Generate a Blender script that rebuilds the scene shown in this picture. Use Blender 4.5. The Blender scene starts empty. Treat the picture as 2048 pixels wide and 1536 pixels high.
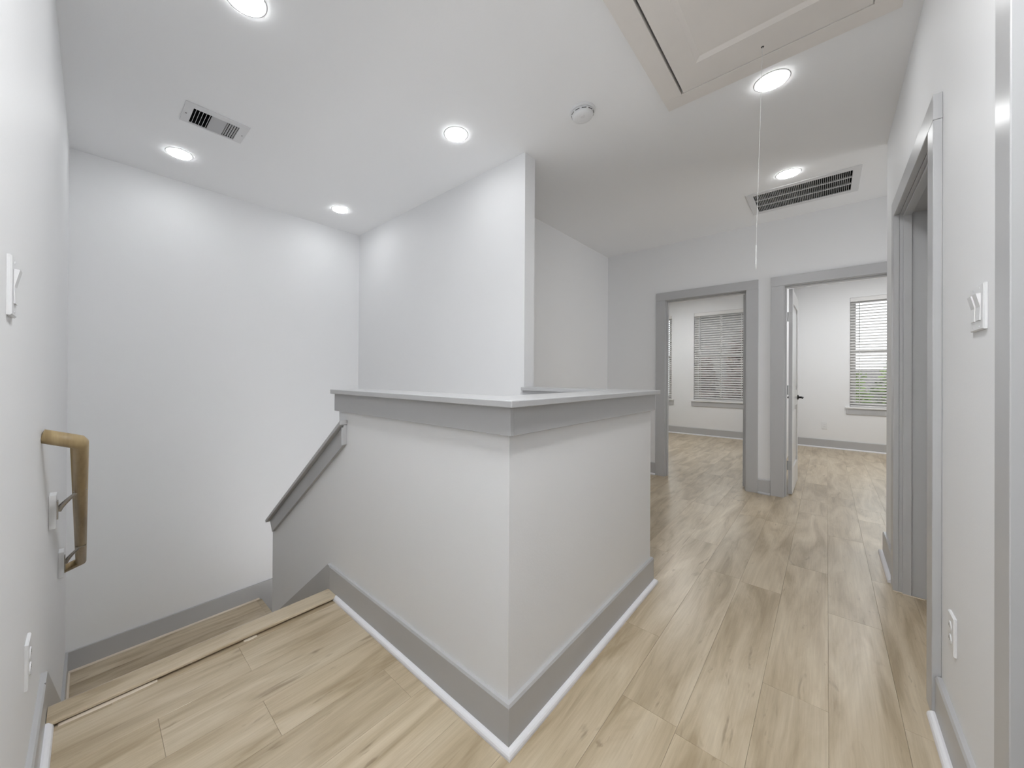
import bpy, bmesh, math, random
from mathutils import Vector, Matrix
random.seed(7)
sc = bpy.context.scene
COL = sc.collection

# ---------------------------------------------------------------- camera, world, exposure
H = 2.686          # ceiling height
EYE = 1.15
yaw, pit, rol = 0.7503026, 0.0028754, -0.0058208
F_PX, SX, SY = 739.0754, -59.2091, -17.9984
fwd = Vector((math.cos(yaw), math.sin(yaw), 0)); rgt = Vector((math.sin(yaw), -math.cos(yaw), 0)); up = Vector((0, 0, 1))
f2 = fwd*math.cos(pit) + up*math.sin(pit); u2 = up*math.cos(pit) - fwd*math.sin(pit)
r3 = rgt*math.cos(rol) - u2*math.sin(rol); u3 = u2*math.cos(rol) + rgt*math.sin(rol)
cd = bpy.data.cameras.new('camera'); cam = bpy.data.objects.new('camera', cd); COL.objects.link(cam)
cam.matrix_world = Matrix(((r3.x, u3.x, -f2.x, 0), (r3.y, u3.y, -f2.y, 0), (r3.z, u3.z, -f2.z, EYE), (0, 0, 0, 1)))
cd.sensor_width = 36; cd.lens = F_PX*36/2048
cd.shift_x = -SX/2048; cd.shift_y = SY/2048
cd.clip_start = 0.01; cd.clip_end = 300
sc.camera = cam

w = bpy.data.worlds.new('world'); sc.world = w; w.use_nodes = True
wn = w.node_tree.nodes; wl = w.node_tree.links
bg = wn['Background']; bg.inputs['Color'].default_value = (0.93, 0.96, 1.0, 1); bg.inputs['Strength'].default_value = 3.2
vs = sc.view_settings
vs.view_transform = 'Standard'; vs.look = 'None'; vs.gamma = 1; vs.use_curve_mapping = False
vs.exposure = 0.05
sc.cycles.use_denoising = True
sc.cycles.max_bounces = 9; sc.cycles.diffuse_bounces = 6; sc.cycles.glossy_bounces = 4
sc.cycles.transparent_max_bounces = 16
sc.cycles.use_adaptive_sampling = True; sc.cycles.adaptive_threshold = 0.015
sc.cycles.caustics_reflective = False; sc.cycles.caustics_refractive = False
sc.cycles.sample_clamp_indirect = 4
LAMP = 41.0        # downlight emission
ROOM_FILL = 128.0  # emission of the fill lamps added in the bedrooms

def area(name, loc, direction, sx, sy, power, col=(.99, .995, 1)):
    ld = bpy.data.lights.new(name, 'AREA'); ld.shape = 'RECTANGLE'; ld.size = sx; ld.size_y = sy; ld.energy = power; ld.color = col
    o_ = bpy.data.objects.new(name, ld); COL.objects.link(o_); o_.location = loc
    o_.rotation_euler = Vector(direction).to_track_quat('-Z', 'Y').to_euler(); return o_
area('stairwell_fill', (1.5, 1.7, -1.6), (0, 0, 1), .9, 1.5, 15)           # added unseen uplight that lifts the ceiling over the stairs
area('passage_fill', (-1.45, .02, .9), (1, .22, .1), .5, 1.6, 8)            # added unseen fill from behind the camera
area('corner_fill', (4.05, -1.65, 1.25), (0, 1, 0), .8, 1.7, 9).data.spread = math.radians(120)           # added unseen fill round the corner for the hall and far walls

# ---------------------------------------------------------------- materials
def mat(name, col, rough=.5, metal=0, spec=.5, bump=None, vary=None):
    m = bpy.data.materials.new(name); m.use_nodes = True
    n = m.node_tree.nodes; l = m.node_tree.links; b = n['Principled BSDF']
    b.inputs['Base Color'].default_value = (*col, 1); b.inputs['Roughness'].default_value = rough
    b.inputs['Metallic'].default_value = metal; b.inputs['Specular IOR Level'].default_value = spec
    tc = n.new('ShaderNodeTexCoord')
    if bump:
        t = n.new('ShaderNodeTexNoise'); t.inputs['Scale'].default_value = bump[0]; t.inputs['Detail'].default_value = 3
        l.new(tc.outputs['Object'], t.inputs['Vector'])
        bp = n.new('ShaderNodeBump'); bp.inputs['Strength'].default_value = bump[1]; bp.inputs['Distance'].default_value = .002
        l.new(t.outputs['Fac'], bp.inputs['Height']); l.new(bp.outputs['Normal'], b.inputs['Normal'])
    if vary:
        t = n.new('ShaderNodeTexNoise'); t.inputs['Scale'].default_value = vary[0]; t.inputs['Detail'].default_value = 4
        l.new(tc.outputs['Object'], t.inputs['Vector'])
        r = n.new('ShaderNodeValToRGB')
        a = vary[1]
        r.color_ramp.elements[0].color = (*[c*(1-a) for c in col], 1); r.color_ramp.elements[0].position = .3
        r.color_ramp.elements[1].color = (*[min(1, c*(1+a)) for c in col], 1); r.color_ramp.elements[1].position = .7
        l.new(t.outputs['Fac'], r.inputs['Fac']); l.new(r.outputs['Color'], b.inputs['Base Color'])
    return m

M = {}
M['wall'] = mat('wall_paint', (.83, .835, .845), .55, spec=.3, bump=(160, .12), vary=(.9, .012))
M['ceil'] = mat('ceiling_paint', (.90, .905, .915), .7, spec=.2, bump=(120, .12))
M['trim'] = mat('grey_trim_paint', (.47, .472, .48), .28, spec=.5, bump=(30, .04), vary=(2, .02))
M['shoe'] = mat('white_shoe_paint', (.80, .80, .83), .35, bump=(40, .03))
M['white'] = mat('white_plastic', (.77, .775, .785), .3, bump=(20, .01))
M['door'] = mat('white_door_paint', (.78, .78, .78), .3, bump=(50, .02))
M['vinyl'] = mat('white_vinyl', (.82, .82, .82), .3, bump=(20, .01))
M['slat'] = mat('blind_slat', (.90, .89, .88), .4, bump=(30, .01))
M['hatch'] = mat('beige_hatch_paint', (.80, .765, .73), .6, bump=(60, .05), vary=(3, .03))
M['vent'] = mat('vent_enamel', (.72, .72, .73), .4, bump=(40, .01))
M['plate'] = mat('register_plate', (.45, .45, .46), .4, bump=(40, .01))
M['louver'] = mat('grille_blade', (.42, .42, .42), .5, bump=(40, .01))
M['black'] = mat('black_metal', (.012, .012, .013), .35, metal=.3, bump=(60, .02))
M['dark'] = mat('unlit_dark', (.02, .02, .02), .9, bump=(60, .02))  # near-black puts the shade of hidden depths into the colour
M['nickel'] = mat('brushed_nickel', (.42, .40, .37), .32, metal=1, bump=(200, .04))
M['hinge'] = mat('hinge_metal', (.42, .42, .42), .4, metal=.7, bump=(200, .04))
M['cord'] = mat('white_cord', (.75, .75, .74), .8, bump=(400, .2))
M['caulk'] = mat('cream_caulk', (.75, .66, .55), .7, bump=(90, .2))
M['slot'] = mat('slot_dark', (.05, .05, .05), .6, bump=(60, .02))

def wood(name, dark, mid, light, grain=(1.6, 22, 22), rough=.42, rail=False):
    m = bpy.data.materials.new(name); m.use_nodes = True
    n = m.node_tree.nodes; l = m.node_tree.links; b = n['Principled BSDF']
    tc = n.new('ShaderNodeTexCoord'); oi = n.new('ShaderNodeObjectInfo')
    mul = n.new('ShaderNodeMath'); mul.operation = 'MULTIPLY'; mul.inputs[1].default_value = 37.0
    l.new(oi.outputs['Random'], mul.inputs[0])
    cx = n.new('ShaderNodeCombineXYZ')
    for k in range(3): l.new(mul.outputs[0], cx.inputs[k])
    add = n.new('ShaderNodeVectorMath'); add.operation = 'ADD'
    l.new(tc.outputs['Object'], add.inputs[0]); l.new(cx.outputs[0], add.inputs[1])
    def noise(scale3, detail, dist=0, rg=.55):
        mp = n.new('ShaderNodeMapping'); mp.inputs['Scale'].default_value = scale3
        l.new(add.outputs[0], mp.inputs['Vector'])
        t = n.new('ShaderNodeTexNoise'); t.inputs['Scale'].default_value = 1; t.inputs['Detail'].default_value = detail
        t.inputs['Distortion'].default_value = dist; t.inputs['Roughness'].default_value = rg
        l.new(mp.outputs[0], t.inputs['Vector']); return t
    a = noise((grain[0], grain[1]*.45, grain[2]*.45), 6, .9)
    r = n.new('ShaderNodeValToRGB'); cr = r.color_ramp
    cr.elements[0].position = .34; cr.elements[0].color = (*dark, 1)
    cr.elements[1].position = .67; cr.elements[1].color = (*light, 1)
    e = cr.elements.new(.50); e.color = (*mid, 1)
    l.new(a.outputs['Fac'], r.inputs['Fac'])
    # fine grain
    g = noise((grain[0]*3, grain[1]*7, grain[2]*7), 4, .3)
    mx = n.new('ShaderNodeMix'); mx.data_type = 'RGBA'; mx.blend_type = 'MULTIPLY'; mx.inputs[0].default_value = .35
    gr = n.new('ShaderNodeValToRGB'); gr.color_ramp.elements[0].position = .3; gr.color_ramp.elements[0].color = (.70, .68, .65, 1)
    gr.color_ramp.elements[1].position = .62; gr.color_ramp.elements[1].color = (1, 1, 1, 1)
    l.new(g.outputs['Fac'], gr.inputs['Fac'])
    l.new(r.outputs['Color'], mx.inputs[6]); l.new(gr.outputs['Color'], mx.inputs[7])
    # dark heart streaks and knots
    k = noise((grain[0]*1.5, grain[1]*.55, grain[2]*.55), 3, 2.2, .6)
    kr = n.new('ShaderNodeValToRGB'); kr.color_ramp.elements[0].position = .26; kr.color_ramp.elements[0].color = (.45, .40, .36, 1)
    kr.color_ramp.elements[1].position = .37; kr.color_ramp.elements[1].color = (1, 1, 1, 1)
    l.new(k.outputs['Fac'], kr.inputs['Fac'])
    mx2 = n.new('ShaderNodeMix'); mx2.data_type = 'RGBA'; mx2.blend_type = 'MULTIPLY'; mx2.inputs[0].default_value = .0 if rail else .6
    l.new(mx.outputs[2], mx2.inputs[6]); l.new(kr.outputs['Color'], mx2.inputs[7])
    # tone of each plank
    hs = n.new('ShaderNodeHueSaturation'); mr = n.new('ShaderNodeMapRange')
    mr.inputs['To Min'].default_value = .94; mr.inputs['To Max'].default_value = 1.05
    l.new(oi.outputs['Random'], mr.inputs['Value']); l.new(mr.outputs[0], hs.inputs['Value'])
    l.new(mx2.outputs[2], hs.inputs['Color']); l.new(hs.outputs['Color'], b.inputs['Base Color'])
    b.inputs['Roughness'].default_value = rough; b.inputs['Specular IOR Level'].default_value = .5
    bp = n.new('ShaderNodeBump'); bp.inputs['Strength'].default_value = .35; bp.inputs['Distance'].default_value = .0015
    l.new(g.outputs['Fac'], bp.inputs['Height']); l.new(bp.outputs['Normal'], b.inputs['Normal'])
    return m
M['plank'] = wood('oak_plank', (.38, .30, .195), (.52, .43, .305), (.62, .53, .395), rough=.30)
M['rail'] = wood('oiled_oak_rail', (.28, .20, .095), (.36, .265, .135), (.42, .32, .17), grain=(30, 3, 3), rough=.4, rail=True)

def slatmat(m):
    n = m.node_tree.nodes; l = m.node_tree.links
    t = n.new('ShaderNodeBsdfTranslucent'); t.inputs[0].default_value = (.90, .89, .88, 1)
    mx = n.new('ShaderNodeMixShader'); mx.inputs[0].default_value = .25
    l.new(n['Principled BSDF'].outputs[0], mx.inputs[1]); l.new(t.outputs[0], mx.inputs[2]); l.new(mx.outputs[0], n['Material Output'].inputs[0])
slatmat(M['slat'])
def emis(name, s):
    m = bpy.data.materials.new(name); m.use_nodes = True
    n = m.node_tree.nodes; l = m.node_tree.links; b = n['Principled BSDF']
    b.inputs['Base Color'].default_value = (.9, .9, .9, 1)
    b.inputs['Emission Color'].default_value = (.975, .99, 1, 1)
    tc = n.new('ShaderNodeTexCoord'); v = n.new('ShaderNodeTexVoronoi'); v.inputs['Scale'].default_value = 120
    l.new(tc.outputs['Object'], v.inputs['Vector'])
    mr = n.new('ShaderNodeMapRange'); mr.inputs['To Min'].default_value = s*.9; mr.inputs['To Max'].default_value = s*1.1
    l.new(v.outputs['Distance'], mr.inputs['Value']); l.new(mr.outputs[0], b.inputs['Emission Strength'])
    return m
M['lamp'] = emis('lamp_lens', LAMP); M['flush'] = emis('fill_lamp_lens', 120); M['roomfill'] = emis('room_fill_lens', ROOM_FILL)  # last two lenses belong to added fill lamps out of view

def glassmat():
    m = bpy.data.materials.new('window_glass'); m.use_nodes = True
    n = m.node_tree.nodes; l = m.node_tree.links; n.remove(n['Principled BSDF'])
    t = n.new('ShaderNodeBsdfTransparent'); t.inputs[0].default_value = (.93, .95, .95, 1)
    g = n.new('ShaderNodeBsdfGlossy'); g.inputs['Roughness'].default_value = .03
    fr = n.new('ShaderNodeFresnel'); fr.inputs[0].default_value = 1.45
    mx = n.new('ShaderNodeMixShader'); l.new(fr.outputs[0], mx.inputs[0]); l.new(t.outputs[0], mx.inputs[1]); l.new(g.outputs[0], mx.inputs[2])
    l.new(mx.outputs[0], n['Material Output'].inputs[0]); return m
M['glass'] = glassmat()
M['lawn'] = mat('lawn', (.10, .14, .06), .9, bump=(3, .4), vary=(.5, .3))
M['bark'] = mat('bark', (.16, .12, .09), .9, bump=(20, .6), vary=(6, .3))
M['leafg'] = mat('green_leaf', (.15, .23, .05), .6, bump=(9, .1), vary=(1.2, .45))
M['leafr'] = mat('russet_leaf', (.085, .05, .045), .6, bump=(9, .1), vary=(1.2, .45))
M['siding'] = mat('pale_siding', (.30, .27, .25), .7, bump=(12, .1), vary=(1.5, .08))
M['brick'] = mat('brown_siding', (.10, .088, .085), .8, bump=(12, .1), vary=(1.5, .2))
M['roof'] = mat('shingle_roof', (.09, .08, .078), .9, bump=(14, .5), vary=(7, .3))
M['fence'] = mat('fence_cedar', (.17, .12, .10), .8, bump=(14, .2), vary=(5, .2))

# ---------------------------------------------------------------- mesh helpers
def link(name, bm, m, parent=None, bevel=0, smooth=False):
    bmesh.ops.recalc_face_normals(bm, faces=bm.faces)
    me = bpy.data.meshes.new(name); bm.to_mesh(me); bm.free()
    ms = m if isinstance(m, (list, tuple)) else [m]
    for x in ms: me.materials.append(M[x])
    if smooth:
        for p in me.polygons: p.use_smooth = True
    o = bpy.data.objects.new(name, me); COL.objects.link(o)
    if parent is not None: o.parent = parent
    if bevel:
        b = o.modifiers.new('bevel', 'BEVEL'); b.width = bevel; b.segments = 2; b.limit_method = 'ANGLE'; b.angle_limit = math.radians(35)
    return o

def abox(bm, x0, x1, y0, y1, z0, z1, R=None):
    vs_ = [Vector((x, y, z)) for x in (x0, x1) for y in (y0, y1) for z in (z0, z1)]
    if R is not None: vs_ = [R @ v for v in vs_]
    v = [bm.verts.new(p) for p in vs_]
    for f in ((0, 1, 3, 2), (4, 6, 7, 5), (0, 4, 5, 1), (2, 3, 7, 6), (0, 2, 6, 4), (1, 5, 7, 3)): bm.faces.new([v[i] for i in f])

def box(name, m, x0, x1, y0, y1, z0, z1, parent=None, bevel=0, R=None):
    bm = bmesh.new(); abox(bm, x0, x1, y0, y1, z0, z1, R); return link(name, bm, m, parent, bevel)

def aprism(bm, pts, fa, fb):
    a = [bm.verts.new(fa(*p)) for p in pts]; b = [bm.verts.new(fb(*p)) for p in pts]
    bm.faces.new(a); bm.faces.new(b[::-1]); n = len(pts)
    for i in range(n): bm.faces.new([a[i], a[(i+1) % n], b[(i+1) % n], b[i]])

def alathe(bm, prof, T, seg=32):
    """profile (r, t) turned about the local z axis, T places it"""
    rings = []
    for r, t in prof:
        if r < 1e-6: rings.append([bm.verts.new(T @ Vector((0, 0, t)))])
        else: rings.append([bm.verts.new(T @ Vector((r*math.cos(2*math.pi*i/seg), r*math.sin(2*math.pi*i/seg), t))) for i in range(seg)])
    for a, b in zip(rings, rings[1:]):
        for i in range(seg):
            j = (i+1) % seg
            if len(a) == 1 and len(b) == 1: continue
            if len(a) == 1: bm.faces.new([a[0], b[i], b[j]])
            elif len(b) == 1: bm.faces.new([a[i], a[j], b[0]])
            else: bm.faces.new([a[i], a[j], b[j], b[i]])

def atube(bm, pts, r, seg=12, cap=True):
    pts = [Vector(p) for p in pts]; rs = r if isinstance(r, (list, tuple)) else [r]*len(pts)
    rings = []; prev = None
    for i, p in enumerate(pts):
        if i == 0: t = pts[1]-p
        elif i == len(pts)-1: t = p-pts[i-1]
        else: t = (pts[i+1]-p).normalized() + (p-pts[i-1]).normalized()
        t.normalize()
        if prev is None:
            ref = Vector((0, 0, 1)) if abs(t.z) < .9 else Vector((1, 0, 0)); u = t.cross(ref).normalized()
        else: u = (prev - t*prev.dot(t)).normalized()
        prev = u; v = t.cross(u)
        k = 1.0
        if 0 < i < len(pts)-1:
            c = (pts[i+1]-p).normalized().dot(t); k = 1/max(c, .5)
        # widen in the plane of the bend so mitres keep their diameter
        rings.append([bm.verts.new(p + (u*math.cos(2*math.pi*j/seg) + v*math.sin(2*math.pi*j/seg))*rs[i]*(1 if k == 1 else (1+(k-1)*.8))) for j in range(seg)])
    for a, b in zip(rings, rings[1:]):
        for j in range(seg): bm.faces.new([a[j], a[(j+1) % seg], b[(j+1) % seg], b[j]])
    if cap: bm.faces.new(rings[0][::-1]); bm.faces.new(rings[-1])

def sweep(bm, path, prof, side=1, z=0.0):
    """moulding: profile (out, up) along a 2D path with mitred corners; side +1 = left of the path"""
    P_ = [Vector((p[0], p[1])) for p in path]; n = len(P_)
    dirs = [(P_[i+1]-P_[i]).normalized() for i in range(n-1)]
    nor = [Vector((-d.y, d.x))*side for d in dirs]
    rings = []
    for i in range(n):
        if i == 0: off = nor[0]
        elif i == n-1: off = nor[-1]
        else:
            s = nor[i-1]+nor[i]; off = s/(s.dot(nor[i]))
        rings.append([bm.verts.new((P_[i].x+off.x*o, P_[i].y+off.y*o, z+h)) for o, h in prof])
    m_ = len(prof)
    for a, b in zip(rings, rings[1:]):
        for j in range(m_): bm.faces.new([a[j], a[(j+1) % m_], b[(j+1) % m_], b[j]])
    bm.faces.new(rings[0]); bm.faces.new(rings[-1][::-1])

def cells(bm, fn, a0, a1, b0, b1, holes):
    A = sorted({a0, a1, *[v for h in holes for v in h[:2] if a0 < v < a1]})
    B = sorted({b0, b1, *[v for h in holes for v in h[2:] if b0 < v < b1]})
    for i in range(len(A)-1):
        for j in range(len(B)-1):
            ca, cb = (A[i]+A[i+1])/2, (B[j]+B[j+1])/2
            if any(h[0] < ca < h[1] and h[2] < cb < h[3] for h in holes): continue
            fn(bm, A[i], A[i+1], B[j], B[j+1])
    bmesh.ops.remove_doubles(bm, verts=bm.verts, dist=1e-5)
    # drop the inner faces shared by neighbouring cells
    seen = {}
    for f in bm.faces: seen.setdefault(tuple(sorted(v.index for v in f.verts)), []).append(f)
    bm.verts.index_update(); seen = {}
    for f in bm.faces: seen.setdefault(tuple(sorted(v.index for v in f.verts)), []).append(f)
    dead = [f for fs in seen.values() if len(fs) > 1 for f in fs]
    if dead: bmesh.ops.delete(bm, geom=dead, context='FACES')

def empty(name, loc=(0, 0, 0)):
    o = bpy.data.objects.new(name, None); COL.objects.link(o); o.location = loc; o.empty_display_size = .1
    return o
def tag(o, label=None, cat=None, group=None, kind=None):
    if label: o['label'] = label
    if cat: o['category'] = cat
    if group: o['group'] = group
    if kind: o['kind'] = kind
    return o
def struct(o, label=None): return tag(o, label, kind='structure')

def keep(child, parent):
    """parent keeping the world place (parents here are only translated)"""
    child.parent = parent; child.matrix_parent_inverse = Matrix.Translation(parent.location).inverted(); return child

# ---------------------------------------------------------------- plan
XL0, XLs = -.108, .0066
def XL(y): return XL0 + (y-.3)*XLs
YB = 3.769; CX, CY = .899, .721; XS, XS2 = 2.042, 2.157; YC = 1.514; YD = 2.069
XF, XFb = 4.584, 4.700; YR, YRb = -.286, -.426; XR = 3.570; XW = 8.314
YN = 1.845; LAND = -.88; PIT = -1.75
ZD = 2.032
XBACK = -1.6; YSIDE = -1.75; YROOM = 3.6; PY0, PY1 = .415, .535
D1 = (.606, 1.368); D2 = (-.468, .297); D3 = (2.070, 2.988); D4 = (.42, 1.240)
WIN = [(1.055, 1.953), (-1.165, -.268), (2.365, 3.263)]; WZ0, WZ1 = .692, 2.432
J = .018

# floor slab with stairwell hole, planks on top
FT = -.009
bm = bmesh.new()
cells(bm, lambda b, a0, a1, b0, b1: abox(b, a0, a1, b0, b1, -.25, FT), XBACK-.1, XW+.2, YSIDE-.1, YB+.13,
      [(XL(3)-.2, CX, YN+.02, YB), (CX-.001, XS2, .73, YB), (XBACK-.1, XL(1)-.1, .42, YB+.13), (XL(3)-.2, XS2, YN+.02, YB+.13)])
floor = struct(link('floor', bm, 'plank'), 'light oak plank floor of the upstairs hall and bedrooms')
PW, PL, GAP = .182, 1.22, .00025
zones = [(XL(1)-.02, CX+.05, CY, YN+.01), (XBACK, XFb-.06, YR-.05, CY), (XS, XFb-.06, CY, YD+.02),
         (XR-.02, XFb-.06, YSIDE, YR-.05), (2.07, 2.99, -.9, YR-.05),
         (XFb-.06, XW+.01, YSIDE, PY0+.03), (XFb-.06, XW+.01, PY0+.03, YROOM)]
stag = {}
for (zx0, zx1, zy0, zy1) in zones:
    k0 = math.floor((zy0-CY)/PW + 1e-6); k1 = math.ceil((zy1-CY)/PW - 1e-6)
    for k in range(k0, k1):
        ya, yb = max(zy0, CY+k*PW), min(zy1, CY+(k+1)*PW)
        if yb-ya < .01: continue
        if k not in stag:
            stag[k] = {0: .171, 4: .171, 3: .433, 2: .80}.get(k, random.uniform(0, PL))
        s = stag[k]; i0 = math.floor((zx0-s)/PL)
        x = s+i0*PL
        while x < zx1:
            xa, xb = max(x, zx0), min(x+PL, zx1)
            if xb-xa > .02:
                bm = bmesh.new(); g = GAP; c = .0004; t = FT+.0005
                top = [(xa+g+c, ya+g+c), (xb-g-c, ya+g+c), (xb-g-c, yb-g-c), (xa+g+c, yb-g-c)]
                low = [(xa+g, ya+g), (xb-g, ya+g), (xb-g, yb-g), (xa+g, yb-g)]
                A = [bm.verts.new((*p, 0)) for p in top]; B = [bm.verts.new((*p, -c)) for p in low]; C_ = [bm.verts.new((*p, t)) for p in low]
                bm.faces.new(A)
                for q in range(4):
                    bm.faces.new([A[q], A[(q+1) % 4], B[(q+1) % 4], B[q]]); bm.faces.new([B[q], B[(q+1) % 4], C_[(q+1) % 4], C_[q]])
                link('plank', bm, 'plank', floor)
            x += PL

# ceiling slab with openings for hatch and grilles
HA = (.805, 2.180, -.140, .578)
V1 = (.415, .642, 2.668, 2.836); V2 = (3.836, 4.232, -.137, .460)
bm = bmesh.new()
cells(bm, lambda b, a0, a1, b0, b1: abox(b, a0, a1, b0, b1, H, H+.16), XBACK-.1, XW+.14, YSIDE-.1, YB+.13, [HA, V1, V2])
struct(link('ceiling', bm, 'ceil'), 'flat pale grey painted ceiling over the stair hall')
box('ceiling_attic', 'dark', XBACK-.1, XW+.14, YSIDE-.1, YB+.13, H+.161, H+.2)
struct(bpy.data.objects['ceiling_attic'], 'dark attic floor above the ceiling openings')

# walls
bm = bmesh.new()
aprism(bm, [(.3, PIT), (YB, PIT), (YB, H), (.3, H)], lambda y, z: (XL(y)-.12, y, z), lambda y, z: (XL(y), y, z))
struct(link('wall_left', bm, 'wall'), 'white left wall beside the stairs with handrail')
struct(box('wall_back', 'wall', XL(YB)-.12, XS2, YB, YB+.12, PIT, H), 'white wall at the back of the stairwell')
struct(box('wall_stairwell', 'wall', XS, XS2, YC, YB, PIT, H), 'white full height wall ending in a narrow edge behind the half wall')
struct(box('wall_hall', 'wall', XS2, XF, YD, YD+.12, -.25, H), 'shaded white wall beyond the half wall, left of the doorways')
def yzwall(name, x0, x1, y0, y1, z0, z1, holes, lab):
    bm = bmesh.new(); cells(bm, lambda b, a0, a1, b0, b1: abox(b, x0, x1, a0, a1, b0, b1), y0, y1, z0, z1, holes)
    return struct(link(name, bm, 'wall'), lab)
def xzwall(name, y0, y1, x0, x1, z0, z1, holes, lab):
    bm = bmesh.new(); cells(bm, lambda b, a0, a1, b0, b1: abox(b, a0, a1, y0, y1, b0, b1), x0, x1, z0, z1, holes)
    return struct(link(name, bm, 'wall'), lab)
yzwall('wall_far', XF, XFb, YSIDE, YROOM, -.009, H, [(D1[0]-J, D1[1]+J, -.01, ZD+J), (D2[0]-J, D2[1]+J, -.01, ZD+J)], 'white far wall with two bedroom doorways')
xzwall('wall_right', YRb, YR, XBACK, XR, -.009, H, [(D3[0]-J, D3[1]+J, -.01, ZD+J), (D4[0]-J, D4[1]+J, -.01, ZD+J)], 'white right wall with two grey cased doors')
struct(box('wall_corner', 'wall', XR-.12, XR, YSIDE, YRb, -.009, H), 'return of the right wall round the corner')
struct(box('wall_closet', 'wall', 1.9, 2.02, YSIDE, YRb, -.009, H), 'wall of the closed room behind the right door')
struct(box('wall_side', 'wall', XBACK-.1, XW, YSIDE-.1, YSIDE, -.009, H), 'outer side wall')
struct(box('wall_rear', 'wall', XBACK-.1, XBACK, YSIDE, .42, -.009, H), 'wall behind the camera')
struct(box('wall_nook', 'wall', XBACK, XL(.3)-.12, .30, .42, -.009, H), 'wall of the passage behind the camera')
struct(box('wall_bedroom', 'wall', XFb, XW, YROOM, YROOM+.1, -.009, H), 'side wall of the left bedroom')
struct(box('wall_partition', 'wall', XFb, XW, PY0, PY1, -.009, H), 'partition between the two bedrooms')
yzwall('wall_window', XW, XW+.14, YSIDE, YROOM, -.3, H, [(a, b, WZ0, WZ1) for a, b in WIN], 'outer bedroom wall with the blinded windows')

# half wall round the stairwell
bm = bmesh.new()
abox(bm, CX, CX+.115, CY, YN+.008, PIT, 1.055)
abox(bm, CX+.115, XS2, CY, CY+.115, PIT, 1.055)
abox(bm, XS, XS2, CY+.115, YC, PIT, 1.055)
RS = .717
def rz(y): return .929 - RS*(y-1.761)          # top of the sloping cap
YE = 2.837
aprism(bm, [(YN+.008, PIT), (YE, PIT), (YE, rz(YE)-.022), (YN+.008, rz(YN+.008)-.022)], lambda y, z: (CX, y, z), lambda y, z: (CX+.115, y, z))
struct(link('wall_half', bm, 'wall'), 'white half wall guarding the stairwell')

# caps and apron boards
o = .040; ti = .018
bm = bmesh.new()
outl = [(CX-o, 1.875), (CX-o, CY-o), (XS2+o, CY-o), (XS2+o, YC-.001), (XS-o, YC-.001), (XS-o, CY+.115+o), (CX+.115+o, CY+.115+o), (CX+.115+o, 1.875)]
aprism(bm, outl, lambda x, y: (x, y, 1.055), lambda x, y: (x, y, 1.077))
cap = struct(link('trim_1', bm, 'trim', bevel=.0025), 'grey painted flat cap on top of the half wall')
def apron(path, side):
    bm = bmesh.new(); sweep(bm, path, [(0, .966), (ti, .966), (ti, 1.0549), (0, 1.0549)], side); link('apron_board', bm, 'trim', cap, bevel=.0015)
e = 1e-4
def aboard(x0, x1, y0, y1): box('apron_board', 'trim', x0, x1, y0, y1, .966, 1.0548, cap, bevel=.0015)
ya = YN+.008
aboard(CX-ti, CX-e, CY-ti, ya+ti); aboard(CX-e, XS2, CY-ti, CY-e); aboard(XS2+e, XS2+ti, CY-ti, YC-e)
aboard(XS-ti, XS-e, CY+.115+ti, YC-e); aboard(CX+.115+e, XS-e, CY+.115+e, CY+.115+ti)
aboard(CX+.115+e, CX+.115+ti, CY+.115+ti+e, ya+ti); aboard(CX, CX+.115, ya+e, ya+ti)
# sloping cap
nx, nz = .583, .813   # unit normal of the slope
bm = bmesh.new()
yend = 2.868
def slope(y0, y1, d0, d1, plumb=True):
    """quad between two depths under the cap line, square cut at the low end"""
    return [(y0, rz(y0)-d0/nz), (y1-nx*d0, rz(y1)-nz*d0), (y1-nx*d1, rz(y1)-nz*d1), (y0, rz(y0)-d1/nz)]
aprism(bm, slope(ya+ti+.001, yend, 0, .018), lambda y, z: (CX-o, y, z), lambda y, z: (CX+.115+o, y, z))
aprism(bm, slope(1.765, ya+ti+.001, 0, .018)[:1]+[(ya+ti+.001, rz(ya+ti+.001)), (ya+ti+.001, rz(ya+ti+.001)-.022), (1.765, rz(1.765)-.022)], lambda y, z: (CX-o, y, z), lambda y, z: (CX-e, y, z))
rake = struct(link('trim_2', bm, 'trim', bevel=.002), 'grey sloping cap running down beside the stairs')
bm = bmesh.new()
aprism(bm, slope(1.770, yend-.016, .0185, .098), lambda y, z: (CX-ti, y, z), lambda y, z: (CX-e, y, z))
link('apron_board', bm, 'trim', rake, bevel=.0015)
box('end_board', 'trim', CX-ti-.010, CX-ti-e, 1.768, 1.778, rz(1.778)-.115, rz(1.778)-.028, rake, bevel=.001)
bm = bmesh.new()
aprism(bm, slope(ya+ti+.001, yend-.016, .0185, .098), lambda y, z: (CX+.115+e, y, z), lambda y, z: (CX+.115+ti, y, z))
link('apron_board', bm, 'trim', rake, bevel=.0015)

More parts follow.
